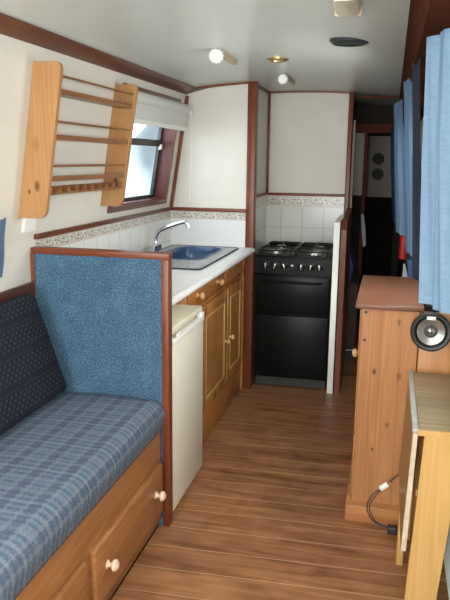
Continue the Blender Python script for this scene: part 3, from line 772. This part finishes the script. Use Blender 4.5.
tag(obj('pine_end_board', bm, wood('pine_board', (.50, .24, .095), (.37, .155, .05), 2, off=(1.2, .4, .9), klist=[(-.095, .712-.0, .012, 3.0)], kax=0)), 'upright pine end board behind the folding table, right of the cupboard', 'board')
bm = bmesh.new(); bx(bm, .156, .328, 2.64, 3.6, .80, .885); tag(obj('side_locker', bm, M['dark_panel']), 'dark locker along the right side behind the pine cupboard', 'locker')

# speaker
t = thing('speaker', 'round black speaker with a silver cone fixed on the pine cupboard end', 'speaker', (.177, 2.583, .806))
ax = Vector((-.02, -1, .05)); sp = Vector((.177, 2.578, .806))
bm = bmesh.new(); lathe(bm, sp, ax, [(0, .060), (.012, .066), (.020, .074), (.032, .074), (.038, .068), (.036, .060), (.028, .054), (.02, .05)], 40); obj('rim', bm, M['rubber'], t)
bm = bmesh.new(); lathe(bm, sp+ax*.012, ax, [(0, .02), (.006, .03), (.017, .050), (.019, .050), (.010, .030), (.004, .016), (.003, .010)], 40); obj('cone', bm, M['steel'], t)
bm = bmesh.new(); lathe(bm, sp+ax*.014, ax, [(0, .014), (.012, .014), (.017, .008), (.018, .002)], 24); tw = obj('tweeter', bm, M['chrome'], t)
bm = bmesh.new()
for k in range(3):
    a = 2*PI*k/3+.5; u, v = frame_of(ax)
    tube(bm, [sp+ax*.034, sp+ax*.032+(u*math.cos(a)+v*math.sin(a))*.018], .002, 6)
obj('tweeter_bridge', bm, M['rubber'], tw)
obj('badge', box(.158, .190, 2.530, 2.536, .855, .868, bev=.002), M['white'], t)

# ---------------------------------------------------------------- folding table
t = thing('folding_table', 'drop leaf folding table with olive top in front of the pine cupboard', 'table', (.2, 2.25, 0))
bm = bmesh.new(); bx(bm, .123, .315, 1.955, 2.535, .638, .655, bev=.002); obj('tabletop', bm, M['laminate'], t)
obj('front_edge_strip', box(.121, .315, 1.948, 1.955, .638, .656), M['pine_pale'], t)
bm = bmesh.new(); bx(bm, .104, .1225, 1.95, 2.54, .644, .657, bev=.002); obj('hinge_strip', bm, plain('worn_metal_edge', (.36, .36, .34), .5, .3, noise=.3, scale=30), t)
bm = bmesh.new(); prism(bm, [(.094, .27), (.106, .645), (.118, .645), (.108, .27)], 1, 1.955, 2.50)
lf = obj('drop_leaf', bm, M['laminate_v'], t)
bm = bmesh.new(); prism(bm, [(.095, .265), (.107, .645), (.120, .645), (.110, .265)], 1, 1.945, 1.9555); obj('edge_band', bm, plain('chipped_edge', (.52, .44, .34), .5, noise=.4, scale=40), lf)
bm = bmesh.new(); prism(bm, [(.113, 0), (.140, .635), (.250, .635), (.202, 0)], 1, 1.958, 1.985); obj('leg_board', bm, M['pine_pale'], t)
bm = bmesh.new(); bx(bm, .128, .150, 2.47, 2.50, 0, .635); obj('leg_board', bm, M['pine_pale'], t)
bm = bmesh.new(); bx(bm, .098, .122, 2.29, 2.34, 0, .262, bev=.002); obj('swing_leg', bm, M['pine_pale'], t)
obj('stretcher', box(.128, .146, 1.985, 2.47, .43, .45), M['pine_pale'], t)

# radiator
t = thing('radiator', 'pale ribbed radiator low on the right side under the folding table', 'radiator', (.28, 1.95, .04))
bm = bmesh.new(); bx(bm, .262, .30, 1.2, 2.44, .06, .46, bev=.004); obj('body', bm, M['radiator'], t)
bm = bmesh.new()
for k in range(62): tube(bm, [(.260, 1.21+k*.0198, .07), (.260, 1.21+k*.0198, .45)], .006, 6)
obj('ribs', bm, M['radiator'], t)

# cable with switch and plug
t = thing('lamp_cable', 'thin black cable with a white inline switch hanging by the cupboard foot', 'cable', (.05, 2.5, .02))
pa = smooth_path([(.125, 2.53, .265), (.093, 2.52, .240), (.055, 2.51, .203)]); bm = bmesh.new(); tube(bm, pa, .0028, 8)
pb = smooth_path([(.030, 2.508, .178), (.008, 2.505, .160), (-.012, 2.50, .128), (-.013, 2.50, .085), (.015, 2.50, .042), (.070, 2.495, .026)]); tube(bm, pb, .0026, 8)
pc = smooth_path([(.050, 2.512, .190), (.018, 2.506, .158), (-.004, 2.50, .118), (-.004, 2.50, .085), (.022, 2.498, .046), (.070, 2.493, .030)]); tube(bm, pc, .0022, 8)
obj('cord', bm, M['rubber'], t)
bm = bmesh.new(); bx(bm, -.019, .019, -.009, .009, -.010, .010, bev=.004, seg=3)
bmesh.ops.transform(bm, matrix=Matrix.Translation((.043, 2.509, .192)) @ Matrix.Rotation(math.radians(-40), 4, 'Y'), verts=bm.verts); obj('inline_switch', bm, M['white'], t)
bm = bmesh.new(); bx(bm, .066, .105, 2.475, 2.505, .010, .040, bev=.006, seg=3); obj('plug', bm, M['rubber'], t)

# ---------------------------------------------------------------- curtains
def curtain(y0, y1, zt, zb, xt, slope, amp, folds, ph=0, nu=90, nv=24, flare=0, pinch=.35, lift=0, turn=0):
    bm = bmesh.new(); rows = []
    for j in range(nv+1):
        tz = j/nv; z = zt+(zb-zt)*tz; row = []
        for i in range(nu+1):
            u = i/nu
            a = amp*(pinch+(1-pinch)*min(1, tz*2.2))
            x = xt+(zt-z)*slope+a*math.sin(u*folds*2*PI+ph)+a*.35*math.sin(u*folds*4.7*PI+ph*2+tz*1.5)
            x += turn*(1-u)
            y = y0+(y1-y0)*u+flare*tz*(u-.5)+.004*math.sin(tz*7+u*9)
            zz = z+lift*(u-.5)*(1-tz)+(.006*math.sin(u*folds*2*PI+1) if j == 0 else 0)
            row.append(bm.verts.new((x, y, zz)))
        rows.append(row)
    for a, c in zip(rows, rows[1:]):
        for i in range(nu): bm.faces.new((a[i], a[i+1], c[i+1], c[i]))
    bmesh.ops.solidify(bm, geom=bm.faces[:], thickness=.003)
    bmesh.ops.recalc_face_normals(bm, faces=bm.faces); return bm
def curtain_thing(args, mat, label, **k):
    o = obj('curtain', curtain(*args, **k), mat, angle=70); return tag(o, label, 'curtain', 'blue curtains along the right side' if args[4] > -.5 else None)
curtain_thing((1.27, 1.46, 1.705, 1.130, .054, .060, .016, 2.6), M['curtain'], 'large light blue curtain nearest on the right, hanging over the speaker', ph=.6, turn=.075, lift=-.03)
curtain_thing((2.20, 2.38, 1.672, 1.125, .018, .085, .009, 2.2), M['curtain2'], 'second light blue curtain from the front, on the right side', ph=.9, turn=.028)
curtain_thing((3.08, 3.32, 1.675, 1.10, -.012, .09, .011, 2.1), M['curtain2'], 'third blue curtain from the front, above the red extinguisher', ph=1.1, turn=.034)
curtain_thing((1.72, 1.84, 1.655, 1.13, .033, .060, .004, 1.3), M['navy'], 'narrow navy curtain between the two nearest light blue curtains', ph=.3, turn=.016)
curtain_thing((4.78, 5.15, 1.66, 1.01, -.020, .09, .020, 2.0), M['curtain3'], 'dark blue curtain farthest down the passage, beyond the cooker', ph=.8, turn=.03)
# sliver of curtain on the left
curtain_thing((1.55, 2.09, 1.215, 1.01, xl(1.24)+.03, -.13, .010, 4), M['curtain2'], 'edge of a blue curtain on the left wall above the bench', ph=.5)

# ---------------------------------------------------------------- ceiling fittings
def strip_lamp(x, y, L, r, label, grp):
    z = zc(x)
    t = thing('ceiling_strip_light', label, 'lamp', (x, y, z), grp)
    bm = bmesh.new(); bx(bm, x-r*.45, x+r*.45, y+.02, y+L, z-.020, z+.004, bev=.004); obj('body', bm, M['lamp_body'], t)
    bm = bmesh.new(); lathe(bm, (x, y+.035, z-.022), (0, -1, -.25), [(0, r*.75), (.012, r), (.030, r), (.036, r*.85)], 24); cp = obj('lamp_head', bm, M['white'], t)
    bm = bmesh.new()
    for k in range(12):
        a = 2*PI*k/12; u, v = frame_of(Vector((0, -1, -.25))); dd = (u*math.cos(a)+v*math.sin(a))*r; o_ = Vector((x, y+.035, z-.022))
        tube(bm, [o_+dd+Vector((0, -.012, -.003)), o_+dd+Vector((0, -.030, -.0075))], .003, 6)
    obj('ribs', bm, M['white'], cp)
strip_lamp(-.735, 2.86, .36, .029, 'white headed ceiling light nearer the wall rack', 'swivel ceiling lights')
strip_lamp(-.588, 3.72, .40, .025, 'white headed ceiling light just behind the brass ring', 'swivel ceiling lights')
t = thing('ceiling_strip_light', 'larger cream boxed ceiling light at the top edge of the photo', 'lamp', (-.145, 1.9, zc(-.145)))
bm = bmesh.new(); prism(bm, [(-.179, zc(-.15)+.005), (-.170, 1.812), (-.160, 1.806), (-.118, 1.806), (-.108, 1.812), (-.099, zc(-.15)+.005)], 1, 1.80, 1.985); obj('diffuser', bm, M['lamp_glass'], t)
obj('end_cap', box(-.177, -.101, 1.985, 1.992, 1.806, zc(-.15)+.002, bev=.004), M['lamp_body'], t)
t = thing('downlight', 'round brass ceiling downlight between the two white headed lights', 'lamp', (-.528, 3.20, zc(-.528)))
bm = bmesh.new(); lathe(bm, (-.528, 3.20, zc(-.528)+.002), (0, 0, -1), [(0, .050), (.008, .050), (.012, .044), (.010, .036), (.004, .034)], 32); obj('ring', bm, M['brass'], t)
bm = bmesh.new(); lathe(bm, (-.528, 3.20, zc(-.528)+.002), (0, 0, -1), [(0, .034), (.006, .030), (.009, .015)], 24); obj('lens', bm, M['lamp_glass'], t)
t = thing('roof_vent', 'dark round mushroom vent in the ceiling', 'vent', (-.175, 2.66, zc(-.175)))
bm = bmesh.new(); lathe(bm, (-.175, 2.66, zc(-.175)+.006), (0, 0, -1), [(0, .068), (.014, .068), (.018, .060), (.014, .05), (.018, .04), (.014, .03), (.016, .0)], 32); obj('grille', bm, M['vent_black'], t)
bm = bmesh.new(); lathe(bm, (-.175, 2.66, zc(-.175)+.006), (0, 0, -1), [(0, .074), (.008, .074), (.010, .068)], 32); obj('flange', bm, M['dark_grey'], t)

# ---------------------------------------------------------------- passage beyond the galley
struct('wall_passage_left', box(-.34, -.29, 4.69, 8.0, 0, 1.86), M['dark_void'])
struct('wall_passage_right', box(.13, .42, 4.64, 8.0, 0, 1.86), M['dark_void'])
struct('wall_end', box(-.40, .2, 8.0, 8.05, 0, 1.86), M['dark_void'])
dr_ = bpy.data.objects.new('door_1', None); COL.objects.link(dr_); dr_.location = (-.15, 7.95, 0); dr_['kind'] = 'structure'
obj('door_panel', box(-.28, .06, 7.95, 7.99, 1.03, 1.70), M['beige_panel'], dr_)
obj('lower_door_panel', box(-.28, .06, 7.95, 7.99, 0, 1.03), M['dark_panel'], dr_)
for z in (1.452, 1.285):
    bm = bmesh.new(); lathe(bm, (-.148, 7.95, z), (0, -1, 0), [(0, .065), (.012, .062), (.013, .05)], 28); obj('porthole', bm, M['rubber'], dr_)
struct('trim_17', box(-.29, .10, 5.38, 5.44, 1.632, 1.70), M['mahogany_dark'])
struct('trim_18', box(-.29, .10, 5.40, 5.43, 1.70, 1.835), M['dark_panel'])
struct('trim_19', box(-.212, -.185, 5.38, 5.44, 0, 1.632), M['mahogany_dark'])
struct('trim_20', box(-.288, -.212, 5.40, 5.42, 1.165, 1.632), plain('grey_beige_panel', (.25, .23, .19), .5))
struct('trim_21', box(-.288, -.262, 4.95, 5.0, .80, 1.70), M['beige_panel'])
struct('trim_22', box(-.288, -.212, 5.40, 5.42, .0, 1.16), plain('black_brown_panel', (.018, .013, .012), .8, spec=.1))
t = thing('hanging_towel', 'white and pale blue towel hanging in the dark passage', 'towel', (-.185, 5.34, .78))
bm = bmesh.new(); loft(bm, lambda y: [(-.205+(y-5.30)*.2, 1.03), (-.185, 1.02), (-.165, .90), (-.158, .79), (-.178, .78), (-.195, .90)], [5.30, 5.32, 5.34, 5.36, 5.379]); obj('cloth', bm, M['white_cloth'], t)
bm = bmesh.new(); loft(bm, lambda y: [(-.282, .87), (-.262, .87), (-.225+(y-4.7)*.1, .70), (-.232, .60), (-.26, .58), (-.28, .68)], [4.74, 4.80, 4.86, 4.92])
tag(obj('purple_cloth', bm, M['purple']), 'purple garment hanging just right of the mahogany cooker board', 'clothing')
t = thing('dark_bag', 'dark bag with pale piping standing in the passage behind the cupboard', 'bag', (-.2, 4.9, 0))
bm = bmesh.new(); bx(bm, -.275, -.178, 4.80, 5.2, .09, .58, bev=.02, seg=3); obj('body', bm, M['brown_leather'], t)
bm = bmesh.new(); tube(bm, smooth_path([(-.272, 4.797, .50), (-.270, 4.797, .12), (-.262, 4.797, .092), (-.18, 4.797, .095)], 5), .003, 8); obj('piping', bm, M['steel'], t)
bm = bmesh.new(); bx(bm, -.26, -.19, 4.83, 5.17, 0, .092); obj('foot', bm, M['rubber'], t)
t = thing('fire_extinguisher', 'small red fire extinguisher hanging below the third blue curtain', 'extinguisher', (.099, 4.4, .82))
bm = bmesh.new(); lathe(bm, (.099, 4.4, .82), (0, 0, 1), [(0, .020), (.005, .024), (.145, .024), (.158, .014), (.165, .010)]); obj('cylinder', bm, M['red'], t)
bm = bmesh.new(); lathe(bm, (.099, 4.4, .984), (0, 0, 1), [(0, .011), (.02, .011)]); bx(bm, .075, .11, 4.39, 4.41, 1.0, 1.012); obj('valve', bm, M['rubber'], t)
bm = bmesh.new(); bx(bm, .09, .152, 4.42, 4.43, .85, .95); obj('bracket', bm, M['dark_grey'], t)
bm = bmesh.new(); loft(bm, lambda y: [(.122, .87), (.150, .87), (.166, .74), (.160, .72), (.135, .72)], [4.0, 4.04, 4.08, 4.12])
tag(obj('blue_bag', bm, M['bag_blue']), 'bright blue cloth bag hanging below the second curtain', 'bag')
bm = bmesh.new(); loft(bm, lambda y: [(.100, .84), (.108, .84), (.136, .74), (.096, .72)], [4.04, 4.06, 4.08])
tag(obj('grey_cloth', bm, M['white_cloth']), 'small pale grey cloth between the red extinguisher and the blue bag', 'cloth')
